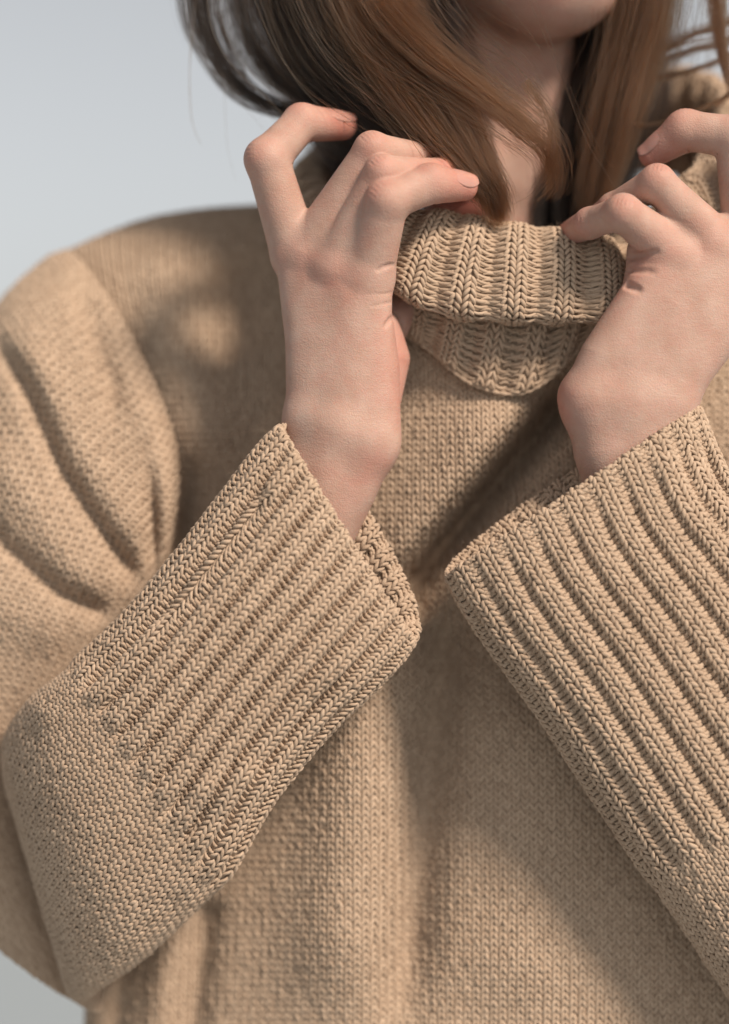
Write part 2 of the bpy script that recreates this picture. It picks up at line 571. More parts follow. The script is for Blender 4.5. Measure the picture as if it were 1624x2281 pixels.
def finger(F, pts, k_near=42, k_far=5, crease=True):
    """pts: (x, y, d, r) for knuckle, middle joint, end joint, tip"""
    C = [at(*p[:3]) for p in pts]; rr = [p[3] * 1.05 for p in pts]
    m = C[0].astype(np.float32)
    def kf(X):
        D = np.sqrt(sum((X[i] - m[i]) ** 2 for i in range(3)))
        return (k_near + (k_far - k_near) * np.clip((D - 25) / 85, 0, 1)).astype(np.float32)
    sub = Field(np.min(C, 0) - 90, np.max(C, 0) + 90, F.h)
    sub.lo = F.lo + np.round((sub.lo - F.lo) / F.h) * F.h
    for i in range(3):
        sub.seg(C[i], C[i + 1], rr[i], rr[i + 1], k=13, waist=.02 if i < 2 else -.05)
    for i in (1, 2):      # bony joints on the back of the finger
        a = C[i] - C[i - 1]; b = C[i + 1] - C[i]
        a = a / np.linalg.norm(a); b = b / np.linalg.norm(b)
        o = a - b
        if np.linalg.norm(o) > .2:
            o /= np.linalg.norm(o)
            sub.seg(C[i] + o * rr[i] * .20, C[i] + o * rr[i] * .21, rr[i] * .66, rr[i] * .66, k=16)
            # inner crease
            ax = np.cross(a, b); ax /= np.linalg.norm(ax) + 1e-9
            p = C[i] - o * rr[i] * 1.02
            sub.seg(p - ax * rr[i] * .6, p + ax * rr[i] * .6, 1.6, 1.6, k=5, op='cut')
            if crease:
                for s in (-.34, -.12, .12, .34):
                    tdir = (a + b); tdir /= np.linalg.norm(tdir)
                    p = C[i] + o * rr[i] * 1.07 + tdir * rr[i] * s - o * rr[i] * s * s * .4
                    sub.seg(p - ax * rr[i] * .45, p + ax * rr[i] * .45, .6, .6, k=3.2, op='cut')
            RED.append((C[i] + o * rr[i], rr[i] * 1.1, .32))
    RED.append((C[3], rr[3] * 2.6, .8))
    # merge the finger into the hand
    a = np.round((sub.lo - F.lo) / F.h).astype(int); b = a + sub.n
    a2 = np.clip(a, 0, F.n); b2 = np.clip(b, 0, F.n)
    sl = tuple(slice(i, j) for i, j in zip(a2, b2)); ss = tuple(slice(i - o, j - o) for i, j, o in zip(a2, b2, a))
    G, d = F.F[sl], sub.F[ss]
    X = np.meshgrid(*[(np.arange(i, j) * F.h + o).astype(np.float32) for i, j, o in zip(a2, b2, F.lo)], indexing='ij', sparse=True)
    k = kf(X)
    h = np.clip(.5 + .5 * (G - d) / k, 0, 1)
    F.F[sl] = G + (d - G) * h - k * h * (1 - h)
    return C, rr


def limb(F, pts, k=14, flat=1.0):
    """a chain of tapered segments, blended into the body as one piece"""
    C = [at(*p[:3]) for p in pts]
    pad = max(p[3] for p in pts) + 2.2 * k + 14
    sl, X = F._box(np.min(C, 0) - pad, np.max(C, 0) + pad)
    G = F.F[sl]
    if G.size == 0:
        return
    D = None
    for a, b, p, q in zip(C[:-1], C[1:], pts[:-1], pts[1:]):
        ab = b - a; L2 = float(ab @ ab) + 1e-6
        t = np.clip(sum((X[i] - a[i]) * ab[i] for i in range(3)) / L2, 0, 1)
        d = np.sqrt(sum((X[i] - a[i] - t * ab[i]) ** 2 for i in range(3))) - (p[3] + (q[3] - p[3]) * t)
        D = d if D is None else np.minimum(D, d)
    h = np.clip(.5 + .5 * (G - D) / k, 0, 1)
    F.F[sl] = G + (D - G) * h - k * h * (1 - h)


def cut(F, a, b, r, k=4):
    F.seg(at(*a), at(*b), r, r, k=k, op='cut')


def crease(F, pts, r=1.2, k=5.0, lift=0.0):
    """groove that follows the skin below a line seen from the front"""
    pts = catmull(np.array(pts, float), 9) if len(pts) > 2 else np.linspace(pts[0], pts[1], 7)
    P = []
    for x, y in pts:
        for d in np.arange(420, 60, -1.0):
            g = np.round((at(x, y, d) - F.lo) / F.h).astype(int)
            if (g >= 0).all() and (g < F.n).all() and F.F[tuple(g)] < 0:
                P.append(at(x, y, d + lift)); break
    for i, (a, b) in enumerate(zip(P[:-1], P[1:])):
        f = math.sin(math.pi * (i + .7) / (len(P) + .4)) ** .5
        if np.linalg.norm(b - a) < 60:
            F.seg(a, b, r * f, r * f, k=k, op='cut')


def left_hand():
    F = Field(at(470, 1560, 20) * [1, 0, 1] + [0, -400, 0], at(1130, 200, 0) * [1, 0, 1] + [0, 10, 0], 2.6)
    # back of the hand
    K = 34
    limb(F, [(662, 585, 176, 45), (682, 760, 204, 45), (690, 930, 216, 50)], K)
    limb(F, [(712, 605, 206, 48), (728, 770, 224, 49), (738, 950, 230, 54)], K)
    limb(F, [(768, 612, 236, 49), (782, 780, 240, 50), (786, 960, 240, 55)], K)
    limb(F, [(823, 625, 246, 49), (822, 700, 240, 49), (834, 820, 228, 54), (836, 930, 226, 54), (828, 995, 228, 52)], K)
    limb(F, [(846, 735, 150, 46), (862, 800, 150, 50), (854, 885, 170, 40)], 9)          # heel of the hand, palm side
    limb(F, [(688, 940, 214, 52), (672, 1040, 212, 54), (600, 1230, 190, 76), (520, 1400, 150, 105), (440, 1560, 130, 110)], K)
    limb(F, [(755, 960, 236, 62), (690, 1160, 200, 76), (560, 1400, 150, 105)], K)
    limb(F, [(830, 985, 228, 54), (778, 1092, 215, 58), (690, 1240, 185, 72), (600, 1400, 150, 95), (520, 1560, 130, 100)], K)
    for x, y, d, r in ((656, 575, 212, 36), (712, 612, 246, 34), (772, 625, 256, 32)):
        RED.append((at(x, y, d + r), 46, .22))
    # thumb, mostly hidden behind the collar
    limb(F, [(860, 740, 110, 44), (920, 630, 55, 38), (973, 475, 88, 29), (1062, 460, 88, 25)], 10)
    RED.append((at(1050, 457, 100), 45, .7))
    ix = finger(F, [(657, 560, 168, 52), (595, 355, 208, 45), (672, 273, 165, 38), (764, 281, 112, 29)])
    md = finger(F, [(700, 560, 182, 62), (829, 334, 256, 36), (962, 352, 165, 27), (1008, 402, 80, 22)])
    rg = finger(F, [(752, 590, 222, 56), (853, 386, 292, 36), (986, 384, 205, 29), (1032, 426, 115, 22)])
    pk = finger(F, [(816, 606, 238, 58), (863, 447, 312, 43), (959, 409, 272, 39), (1033, 416, 228, 29)])
    crease(F, [(876, 590), (860, 594), (842, 602)], .3, 9, 2.6)
    crease(F, [(875, 651), (850, 655), (815, 654)], .1, 5, 1.8)
    crease(F, [(876, 671), (855, 677), (828, 682)], .15, 6, 1.8)
    crease(F, [(876, 706), (868, 714), (858, 728)], .7, 10, 2.0)
    BLUE.extend([(at(668, y, 290), 22, .42) for y in range(640, 980, 18)])
    BLUE.extend([(at(712 - (y - 640) * .03, y, 300), 16, .3) for y in range(640, 900, 14)])
    RED.append((at(790, 1100, 300), 40, .22)); RED.append((at(840, 1040, 290), 45, .35)); RED.append((at(886, 880, 230), 60, .3))
    RED.append((at(900, 780, 200), 90, .45))
    return F, ix, pk


def right_hand():
    F = Field(at(1180, 1560, 20) * [1, 0, 1] + [0, -430, 0], at(1900, 200, 0) * [1, 0, 1] + [0, 10, 0], 2.6)
    K = 36
    limb(F, [(1490, 580, 250, 54), (1420, 690, 252, 56), (1350, 800, 252, 58), (1316, 880, 248, 60)], K)
    limb(F, [(1585, 560, 236, 54), (1500, 690, 252, 56), (1420, 820, 256, 58), (1380, 900, 252, 60)], K)
    limb(F, [(1662, 535, 212, 52), (1575, 690, 240, 54), (1485, 840, 252, 55), (1440, 905, 250, 56)], K)
    limb(F, [(1738, 530, 185, 50), (1640, 690, 220, 50), (1540, 820, 238, 50), (1498, 890, 240, 52)], K)
    limb(F, [(1428, 640, 205, 36), (1372, 740, 200, 44)], 20)
    F.seg(at(1303, 885, 235), at(1308, 905, 235), 54, 56, k=24)
    limb(F, [(1330, 900, 246, 66), (1356, 1000, 234, 76), (1410, 1150, 215, 84), (1560, 1420, 190, 100)], K)
    limb(F, [(1408, 900, 248, 70), (1425, 1000, 236, 76), (1470, 1150, 205, 76), (1600, 1400, 185, 90)], K)
    limb(F, [(1478, 905, 244, 62), (1468, 1000, 226, 62), (1500, 1150, 200, 66), (1640, 1400, 185, 80)], K)
    for x, y, d, r in ((1492, 556, 292, 34), (1582, 536, 272, 32), (1662, 512, 248, 30)):
        RED.append((at(x, y, d + r), 46, .2))
    finger(F, [(1738, 530, 190, 46), (1765, 330, 190, 42), (1725, 250, 140, 36), (1700, 300, 90, 28)])
    md = finger(F, [(1664, 520, 204, 50), (1640, 306, 235, 44), (1527, 290, 200, 41), (1453, 344, 165, 28)])
    rg = finger(F, [(1590, 543, 226, 54), (1464, 406, 295, 35), (1366, 461, 215, 28), (1310, 500, 120, 23)])
    pk = finger(F, [(1500, 563, 244, 54), (1388, 473, 318, 36), (1315, 497, 232, 31), (1266, 520, 130, 24)])
    limb(F, [(1441, 560, 232, 43), (1437, 618, 232, 43)], 16)
    crease(F, [(1398, 572), (1415, 571), (1460, 561)], 2.2, 13, 1.5)
    crease(F, [(1396, 601), (1415, 602), (1456, 605)], 1.8, 12, 2.2)
    crease(F, [(1393, 634), (1403, 637), (1424, 646)], 2.4, 13, 2.0)
    RED.append((at(1258, 900, 250), 55, .55)); RED.append((at(1400, 600, 290), 55, .35)); RED.append((at(1320, 620, 300), 60, .15))
    return F, md


def trunk():
    F = Field(at(200, 2700, 0) * [1, 0, 1] + [0, -260, 0], at(2000, -1100, 0) * [1, 0, 1] + [0, 760, 0], 9.0)
    g = lambda x, y, d, r: (at(x, y, d), r)
    def L(pts, k=40):
        for p, q in zip(pts[:-1], pts[1:]):
            F.seg(at(*p[:3]), at(*q[:3]), p[3], q[3], k=k)
    L([(1130, 760, -360, 190), (1110, 1400, -330, 240), (1100, 2500, -330, 250)])
    L([(820, 900, -360, 190), (800, 1500, -330, 210), (850, 2500, -330, 220)])
    L([(1400, 900, -360, 190), (1420, 1500, -330, 210), (1370, 2500, -330, 220)])
    L([(560, 800, -380, 130), (1700, 800, -380, 130)])
    L([(1155, 60, -300, 178), (1140, 420, -300, 176), (1130, 760, -340, 200)], 50)      # neck
    L([(1240, 120, -190, 40), (1165, 560, -130, 34)], 40)                             # neck muscle
    L([(1060, 120, -190, 40), (1120, 560, -135, 34)], 40)
    L([(1190, 330, -160, 46), (1170, 420, -150, 42)], 40)                              # throat
    F.seg(at(1150, -480, -330), at(1140, -620, -350), 330, 330, k=60)                   # skull
    F.seg(at(1160, -150, -170), at(1160, -420, -140), 205, 240, k=60)                   # face
    L([(1205, -62, -60, 138), (1010, -190, -210, 150), (930, -360, -330, 120)], 60)      # jaw, both sides
    L([(1225, -66, -60, 140), (1350, -200, -230, 140), (1400, -360, -340, 120)], 60)
    F.seg(at(1225, -58, 0), at(1262, -60, -10), 122, 122, k=50)                          # chin
    F.seg(at(1140, -190, 95), at(1270, -190, 90), 26, 26, k=20)                          # lips
    F.seg(at(1200, -330, 110), at(1195, -480, 60), 40, 28, k=40)                         # nose
    RED.append((at(1200, -40, 120), 90, .25))
    return F


def build_body():
    Fl, ix, pk = left_hand()
    Fr, md = right_hand()
    Ft = trunk()
    V, Q, n = [], [], 0
    for F, it in ((Fl, 3), (Fr, 3), (Ft, 4)):
        v, q = F.mesh(); v = relax(v, q, it)
        V.append(v); Q.append(q + n); n += len(v)
    V = np.concatenate(V); Q = np.concatenate(Q)
    red = np.zeros(len(V)); blue = np.zeros(len(V))
    for c, r, s in RED:
        red = 1 - (1 - red) * (1 - s * np.exp(-((V - c) ** 2).sum(-1) / r ** 2))
    for c, r, s in BLUE:
        blue = np.maximum(blue, s * np.exp(-((V - c) ** 2).sum(-1) / r ** 2))
    return V, Q, red, blue, ix, pk, md


V, Q, red, blue, f_ix, f_pk, f_md = build_body()
person = make_mesh("person", metres(V), Q, mat=SKIN, attrs={"red": red, "blue": blue})
person["label"] = "person in a beige knitted turtleneck holding its collar up with both hands"
person["category"] = "person"


def fingernail(f, up, length=.56, span=66):
    C, rr = f
    a, b = C[2], C[3]
    ax = b - a; Ln = np.linalg.norm(ax); ax /= Ln
    up = np.asarray(up, float); up = up - ax * (up @ ax); up /= np.linalg.norm(up)
    sd = np.cross(ax, up)
    m, n = 13, 17
    tt = np.linspace(1 - length, 1.0, m) * (Ln + rr[3] * .66); th = np.radians(np.linspace(-span, span, n))
    Tt, Th = np.meshgrid(tt, th, indexing='ij')
    q = (Tt - tt[0]) / (tt[-1] - tt[0])
    wid = 1 - .22 * (1 - q) ** 4 - .30 * q ** 6
    Th = Th * wid
    rad = rr[2] + (rr[3] - rr[2]) * np.clip(Tt / Ln, 0, 1)
    rad = rad * (1.12 - .12 * q ** 3) - rr[3] * .08 * (1 - q) ** 3
    P = a + Tt[..., None] * ax + rad[..., None] * (np.cos(Th)[..., None] * up + np.sin(Th)[..., None] * sd)
    P2 = P - up * 1.6
    i, j = np.meshgrid(np.arange(m - 1), np.arange(n - 1), indexing='ij')
    q1 = np.stack([i * n + j, i * n + j + 1, (i + 1) * n + j + 1, (i + 1) * n + j], -1).reshape(-1, 4)
    VV = np.concatenate([P.reshape(-1, 3), P2.reshape(-1, 3)])
    e = []
    for j_ in range(n - 1):
        e.append([(m - 1) * n + j_, (m - 1) * n + j_ + 1, m * n + (m - 1) * n + j_ + 1, m * n + (m - 1) * n + j_])
    return make_mesh("fingernail", metres(VV), np.concatenate([q1, q1[:, ::-1] + m * n, np.array(e)]), mat=NAIL, parent=person)


fingernail(f_ix, (.1, -.25, 1))
fingernail(f_pk, (.15, -.62, 1))
fingernail(f_md, (-.75, -.15, .7))


# ------------------------------------------------------------------ sweater
def tube(rings, nu=240, nv=300, power=2.4, back=0.0, lip=16, deep=260):
    """sleeve: rings listed from the cuff opening to the elbow: (Lx, Ly, Rx, Ry, d, half depth)
    the sheet starts deep inside the cuff, turns over the lip and runs up the arm"""
    axis = np.array([0.5 * (rings[1][0] + rings[1][2] - rings[0][0] - rings[0][2]), 0.5 * (rings[1][1] + rings[1][3] - rings[0][1] - rings[0][3])])
    axis /= np.linalg.norm(axis)
    th = np.linspace(0, 2 * np.pi, nu, endpoint=False)
    ct = np.sign(np.cos(th)) * np.abs(np.cos(th)) ** (2 / power); st = np.sign(np.sin(th)) * np.abs(np.sin(th)) ** (2 / power)
    def ring(r, inset=0.0, shift=0.0, bk=0.0):
        lx, ly, rx, ry, d, h = r
        hx, hy = (rx - lx) / 2, (ry - ly) / 2; L = math.hypot(hx, hy); f = (L - inset) / L
        cx, cy = (lx + rx) / 2 + axis[0] * shift, (ly + ry) / 2 + axis[1] * shift
        bb = bk * np.clip(-st, 0, 1)                                  # the far side of the opening reaches further
        return at(cx + hx * f * ct - axis[0] * bb, cy + hy * f * ct - axis[1] * bb, d + (h - inset) * st)
    outer = [ring(r, bk=back * max(0, 1 - i * .8)) for i, r in enumerate(rings)]
    half = [(p + q) / 2 for p, q in zip(rings[0], rings[1])]
    inn = [ring(rings[1], 2.4 * lip, 40, back * .2), ring(half, 2.1 * lip, 10, back * .6), ring(rings[0], 1.7 * lip, 16, back), ring(rings[0], lip * .8, -7, back)]
    G = catmull(np.array(inn + outer), 500)
    ev_u = np.swapaxes(even(np.swapaxes(G, 0, 1), nu, True)[0], 0, 1)
    G2, L = even(ev_u, nv)
    P = np.swapaxes(G2, 0, 1)       # u, v
    # where along v the lip sits
    lipP = ring(rings[0], lip * .4, -5, back).mean(0)
    vl = np.argmin(np.linalg.norm(P.mean(0) - lipP, axis=-1)[30:]) + 30
    return P, vl / (nv - 1), L


def v_at(P, x, y):
    """v of the front of a tube nearest a picture point"""
    X, Y = seen_xy(P)
    d = np.hypot(X - x, Y - y) + 1e6 * (np.gradient(P, axis=1)[..., 0] == 0)
    front = P[..., 1] < P[..., 1].mean(0, keepdims=True)
    d = np.where(front, d, 1e9)
    d[:, :int(.25 * P.shape[1])] = 1e9
    return np.unravel_index(np.argmin(d), d.shape)[1] / (P.shape[1] - 1)


# --- torso
TX = [95, 330, 560, 800, 1050, 1300, 1550, 1800]
rows = [
    ([150, 350, 580, 800, 1050, 1300, 1550, 1800], [700, 600, 560, 540, 520, 520, 560, 650], [-620] * 8),
    ([138, 340, 580, 800, 1050, 1300, 1550, 1800], [572, 487, 460, 470, 480, 480, 470, 540], [-420, -400, -420, -400, -380, -380, -400, -420]),
    ([165, 335, 575, 800, 1050, 1300, 1550, 1800], [650, 590, 580, 630, 690, 690, 640, 640], [-290, -240, -235, -110, 38, 38, -70, -240]),
    ([250, 370, 570, 800, 1050, 1290, 1550, 1800], [900, 900, 900, 900, 900, 900, 900, 900], [-190, -110, -90, 12, 74, 66, 5, -90]),
    ([310, 400, 580, 800, 1050, 1290, 1550, 1800], [1250, 1250, 1250, 1250, 1250, 1250, 1250, 1250], [-200, -110, -60, 10, 30, 20, 10, -30]),
    ([270, 380, 570, 800, 1050, 1300, 1550, 1800], [1600] * 8, [-250, -120, -40, 50, 40, 60, 40, 0]),
    ([215, 340, 560, 800, 1050, 1300, 1550, 1800], [1950] * 8, [-260, -150, -40, 40, 50, 80, 70, 30]),
    ([190, 320, 550, 800, 1050, 1300, 1550, 1800], [2350] * 8, [-260, -140, -60, 30, 60, 90, 80, 40]),
    ([190, 320, 550, 800, 1050, 1300, 1550, 1800], [2700] * 8, [-260, -140, -60, 20, 50, 80, 80, 40]),
]
net = np.array([at(np.array(x), np.array(y), np.array(d)) for x, y, d in rows])       # v, u
wrap = net[:, :1].copy(); wrap[..., 0] += 40; wrap[..., 1] = 640
wrapr = net[:, -1:].copy(); wrapr[..., 1] = 640
net = np.concatenate([wrap, net, wrapr], 1)
G = catmull(net, 420)
G = np.swapaxes(catmull(np.swapaxes(G, 0, 1), 420), 0, 1)
G, _ = even(G, 420)
TP = even(np.swapaxes(G, 0, 1), 420)[0]
# folds of the front
TP = fold(TP, [(1330, 800), (1262, 890), (1185, 985), (1085, 1105), (985, 1220), (920, 1310), (885, 1430)], -200, 42, .22)
TP = fold(TP, [(1200, 860), (1110, 960), (1010, 1090), (900, 1230), (850, 1330)], 60, 80, .35)
TP = fold(TP, [(1330, 930), (1230, 1060), (1120, 1180), (1000, 1310)], 22, 60, .25)
TP = fold(TP, [(1000, 1290), (985, 1500), (950, 1750), (925, 2000), (880, 2400)], -80, 62, .2)
TP = fold(TP, [(860, 1330), (800, 1600), (770, 1900), (720, 2300)], 46, 100, .2)
TP = fold(TP, [(1220, 1500), (1180, 1850), (1130, 2300)], 26, 130, .2)
TP = fold(TP, [(470, 1980), (450, 2120), (420, 2400)], -30, 34, .2)
TP = fold(TP, [(400, 1980), (370, 2150), (330, 2400)], 26, 36, .2)
TP = fold(TP, [(300, 2050), (265, 2200), (250, 2400)], -26, 30, .2)
TP = fold(TP, [(380, 510), (385, 700), (440, 900), (470, 1080)], 40, 80, .25)
TP = fold(TP, [(560, 540), (545, 700), (520, 850)], -40, 70, .3)
TP = fold(TP, [(440, 960), (415, 1080), (398, 1200), (385, 1320)], -34, 32, .45)
tk = Knit(Cloth(TP, False, flip=True), w=20.3, row=15.4, soft=.7)
sw = join([tk.backing(nu=220, nv=220)] + tk.build())
sweater = make_mesh("sweater", metres(sw[0]), sw[1], mat=YARN, parent=person, attrs={"rnd": sw[2]})

# --- upper arm on picture left
arm = [
    ([352, 398, 330, 215, 142, 120], [1340, 1040, 820, 625, 560, 660], [-110, -70, -90, -170, -340, -600]),
    ([340, 360, 280, 165, 95, 60], [1352, 1110, 880, 680, 585, 700], [-90, 0, -40, -110, -330, -600]),
    ([300, 285, 175, 60, -10, -40], [1420, 1200, 960, 770, 690, 830], [-110, 20, 0, -70, -310, -600]),
    ([230, 190, 70, -60, -110, -110], [1520, 1370, 1170, 980, 880, 1000], [-130, 20, 25, -60, -300, -600]),
    ([160, 110, -20, -140, -190, -180], [1660, 1530, 1350, 1200, 1120, 1200], [-150, -10, 20, -60, -300, -600]),
    ([150, 50, -90, -190, -240, -230], [1850, 1740, 1600, 1480, 1400, 1450], [-150, -60, 0, -60, -300, -600]),
    ([200, 60, -80, -210, -260, -240], [2080, 1960, 1850, 1740, 1650, 1700], [-140, -40, 0, -60, -300, -600]),
    ([225, 150, 10, -120, -220, -220], [2228, 2222, 2125, 2000, 1900, 1900], [-120, -60, -40, -80, -300, -560]),
]
net = np.array([at(np.array(x), np.array(y), np.array(d)) for x, y, d in arm])
back = net[:, -1:].copy(); back[..., 0] += 330; back[..., 1] = 560
net = np.concatenate([net, back], 1)
G = catmull(net, 320); G = np.swapaxes(catmull(np.swapaxes(G, 0, 1), 320, closed=True), 0, 1)
G, _ = even(G, 320)
AP = even(np.swapaxes(G, 0, 1), 320, True)[0]
AP = fold(AP, [(-20, 740), (60, 862), (135, 1042), (232, 1185), (330, 1335)], -37, 24, .15)
AP = fold(AP, [(10, 700), (110, 850), (190, 1010), (275, 1150), (340, 1250)], 20, 46, .2)
AP = fold(AP, [(-60, 1120), (10, 1215), (132, 1318), (260, 1380)], -31, 26, .15)
AP = fold(AP, [(-40, 960), (50, 1100), (150, 1240), (270, 1345)], 18, 46, .2)
AP = fold(AP, [(-60, 1290), (40, 1380), (160, 1420)], 14, 50, .2)
AP = fold(AP, [(165, 600), (208, 740), (246, 860), (252, 970)], -27, 30, .25)
AP = fold(AP, [(330, 1000), (338, 1120), (340, 1230), (338, 1360)], -46, 19, .45)
AP = fold(AP, [(300, 880), (345, 960), (372, 1060), (372, 1200)], 13, 30, .2)
ak = Knit(Cloth(AP, True), w=20.3, row=15.4, soft=.6)
ua = join([ak.backing(nu=200, nv=200)] + ak.build())
make_mesh("upper_sleeve", metres(ua[0]), ua[1], mat=YARN, parent=sweater, attrs={"rnd": ua[2]})

# --- forearm on picture left
RL = [
    (614, 962, 914, 1440, 262, 84),
    (520, 1082, 828, 1530, 245, 118),
    (420, 1212, 716, 1640, 225, 135),
    (292, 1365, 596, 1790, 190, 150),
    (170, 1480, 490, 1965, 145, 160),
    (70, 1558, 322, 2130, 95, 150),
    (16, 1636, 226, 2196, 45, 125),
    (8, 1690, 186, 2224, 8, 100),
    (20, 1770, 150, 2200, -28, 70),
    (60, 1860, 130, 2100, -58, 30),
]
LP, l_lip, l_len = tube(RL, back=66, lip=13)
LP = fold(LP, [(560, 1735), (640, 1640), (700, 1560), (770, 1500)], -12, 20, .3)
LP = fold(LP, [(420, 1800), (520, 1745), (590, 1700)], 12, 34, .3)
LP = fold(LP, [(330, 1420), (430, 1320), (560, 1160), (610, 1070)], -24, 14, .2)
LP = fold(LP, [(60, 1620), (130, 1560), (230, 1480)], 16, 34, .3)
LP = fold(LP, [(230, 2200), (330, 2080), (430, 1960)], -10, 26, .3)
vr = v_at(LP, 335, 1720)
lk = Knit(Cloth(LP, True), w=22, row=14.6, ribs=21, knit_share=.68, v_rib=vr, amp=10, lip=[l_lip])
cuf = lambda u, v: v < vr
slv = lambda u, v: v >= vr
c1 = join([lk.backing(cuf, nv=260)] + lk.build(cuf))
s1 = join([lk.backing(slv, nv=260)] + lk.build(slv))
sl1 = make_mesh("sleeve", metres(s1[0]), s1[1], mat=YARN, parent=sweater, attrs={"rnd": s1[2]})
make_mesh("cuff", metres(c1[0]), c1[1], mat=YARN, parent=sweater, attrs={"rnd": c1[2]})

# --- forearm on picture right
RR = [
    (1000, 1298, 1562, 920, 246, 92),
    (1094, 1438, 1622, 1066, 236, 112),
    (1208, 1594, 1752, 1232, 220, 130),
    (1332, 1782, 1890, 1420, 205, 145),
    (1475, 1995, 2040, 1640, 190, 155),
    (1640, 2240, 2210, 1890, 175, 165),
    (1810, 2490, 2370, 2150, 160, 170),
]
RP, r_lip, r_len = tube(RR, back=34, lip=13)
RP = fold(RP, [(1520, 945), (1580, 1060), (1660, 1190), (1780, 1330)], -16, 20, .2)
RP = fold(RP, [(1450, 1000), (1500, 1110), (1590, 1240)], 10, 30, .2)
vr2 = v_at(RP, 1500, 1905)
rk = Knit(Cloth(RP, True), w=23.5, row=14.6, ribs=21, knit_share=.68, v_rib=vr2, amp=7.5, lip=[r_lip])
cuf2 = lambda u, v: v < vr2
slv2 = lambda u, v: v >= vr2
c2 = join([rk.backing(cuf2, nv=260)] + rk.build(cuf2))
s2 = join([rk.backing(slv2, nv=260)] + rk.build(slv2))
make_mesh("sleeve", metres(s2[0]), s2[1], mat=YARN, parent=sweater, attrs={"rnd": s2[2]})
make_mesh("cuff", metres(c2[0]), c2[1], mat=YARN, parent=sweater, attrs={"rnd": c2[2]})

# --- turtleneck: folded band all round
ST = [  # top (x, y, d)   bottom (x, y, d)
    ((1130, 500, 112), (1115, 712, 150)), ((1240, 514, 108), (1232, 715, 150)), ((1325, 530, 95), (1328, 710, 140)),
    ((1392, 545, 62), (1392, 660, 90)), ((1470, 440, 20), (1490, 620, 60)), ((1565, 335, -50), (1590, 520, 0)),
    ((1602, 230, -200), (1640, 430, -160)), ((1560, 175, -360), (1600, 420, -380)), ((1430, 150, -500), (1430, 380, -540)),
    ((1150, 200, -580), (1130, 420, -620)), ((880, 270, -520), (830, 470, -560)), ((745, 330, -380), (695, 530, -400)),
    ((722, 400, -200), (690, 600, -180)), ((770, 455, -30), (735, 640, 10)), ((862, 492, 70), (815, 610, 80)),
    ((950, 470, 120), (880, 640, 130)), ((1040, 482, 118), (990, 695, 148)),
]
Tt = catmull([p[0] for p in ST], 340, True); Bb = catmull([p[1] for p in ST], 340, True)
cc = np.array([1140.0, -240.0])
phi = np.linspace(0, 2 * np.pi, 120)
NP = []
for T_, B_ in zip(Tt, Bb):
    M = (T_ + B_) / 2; H = (T_ - B_) / 2
    o = np.array([M[0] - cc[0], 0, M[2] - cc[1]]); o /= np.linalg.norm(o)
    cp, sp = np.cos(phi), np.sin(phi)
    up = np.sign(cp) * np.abs(cp) ** .8; ou = np.sign(sp) * np.abs(sp) ** .75
    th = np.where(sp > 0, 48, 24)
    NP.append(M + 16 * o + up[:, None] * H + (ou * th + 14 * np.sin(phi / 2) * (sp > 0))[:, None] * o)
NP = np.array(NP)
NPu = at(NP[..., 0], NP[..., 1], NP[..., 2])
NPu = even(NPu, 480, True)[0]
NPu = np.swapaxes(even(np.swapaxes(NPu, 0, 1), 130)[0], 0, 1)
NPu = fold(NPu, [(1420, 300), (1500, 345), (1580, 320)], -40, 26, .2)
NPu = fold(NPu, [(1440, 260), (1520, 230), (1600, 240)], 16, 30, .2)
nk = Knit(Cloth(NPu, True, flip=True), w=22, row=13.5, ribs=33, amp=9.5, knit_share=.52, lip=[0.0, .5, 1.0])
n1 = join([nk.backing(nv=130, sink=.3)] + nk.build())
make_mesh("turtleneck_fold", metres(n1[0]), n1[1], mat=YARN, parent=sweater, attrs={"rnd": n1[2]})

# --- the collar below the fold, down to the neck seam
cs = [
    ([820, 900, 985, 1085, 1200, 1310, 1400], [600, 630, 650, 660, 665, 655, 600], [40, 100, 122, 130, 130, 115, 60]),
    ([845, 905, 972, 1068, 1188, 1290, 1370], [690, 712, 728, 758, 770, 720, 640], [36, 82, 108, 122, 122, 110, 66]),
    ([860, 905, 960, 1050, 1165, 1265, 1340], [720, 742, 778, 850, 872, 800, 680], [14, 62, 90, 108, 110, 96, 50]),
]
net = np.array([at(np.array(x), np.array(y), np.array(d)) for x, y, d in cs])
G = catmull(net, 80); G = np.swapaxes(catmull(np.swapaxes(G, 0, 1), 200), 0, 1)
CP = np.swapaxes(G, 0, 1)
CP = even(CP, 200)[0]
ck = Knit(Cloth(CP, False, flip=True), w=20, row=14.5, ribs=7, amp=7, knit_share=.52)
n2 = join([ck.backing(nu=90, nv=40, sink=.3)] + ck.build())
seam = cord(at(*[np.array([p[i] for p in [(858, 724, 16), (905, 747, 62), (960, 783, 88), (1050, 855, 107), (1165, 876, 109), (1265, 805, 96), (1340, 685, 52)]]) for i in range(3)]), 4.5, n=140, lumps=.3, freq=34)
n2 = join([n2, seam])
make_mesh("collar_stand", metres(n2[0]), n2[1], mat=YARN, parent=sweater, attrs={"rnd": n2[2]})


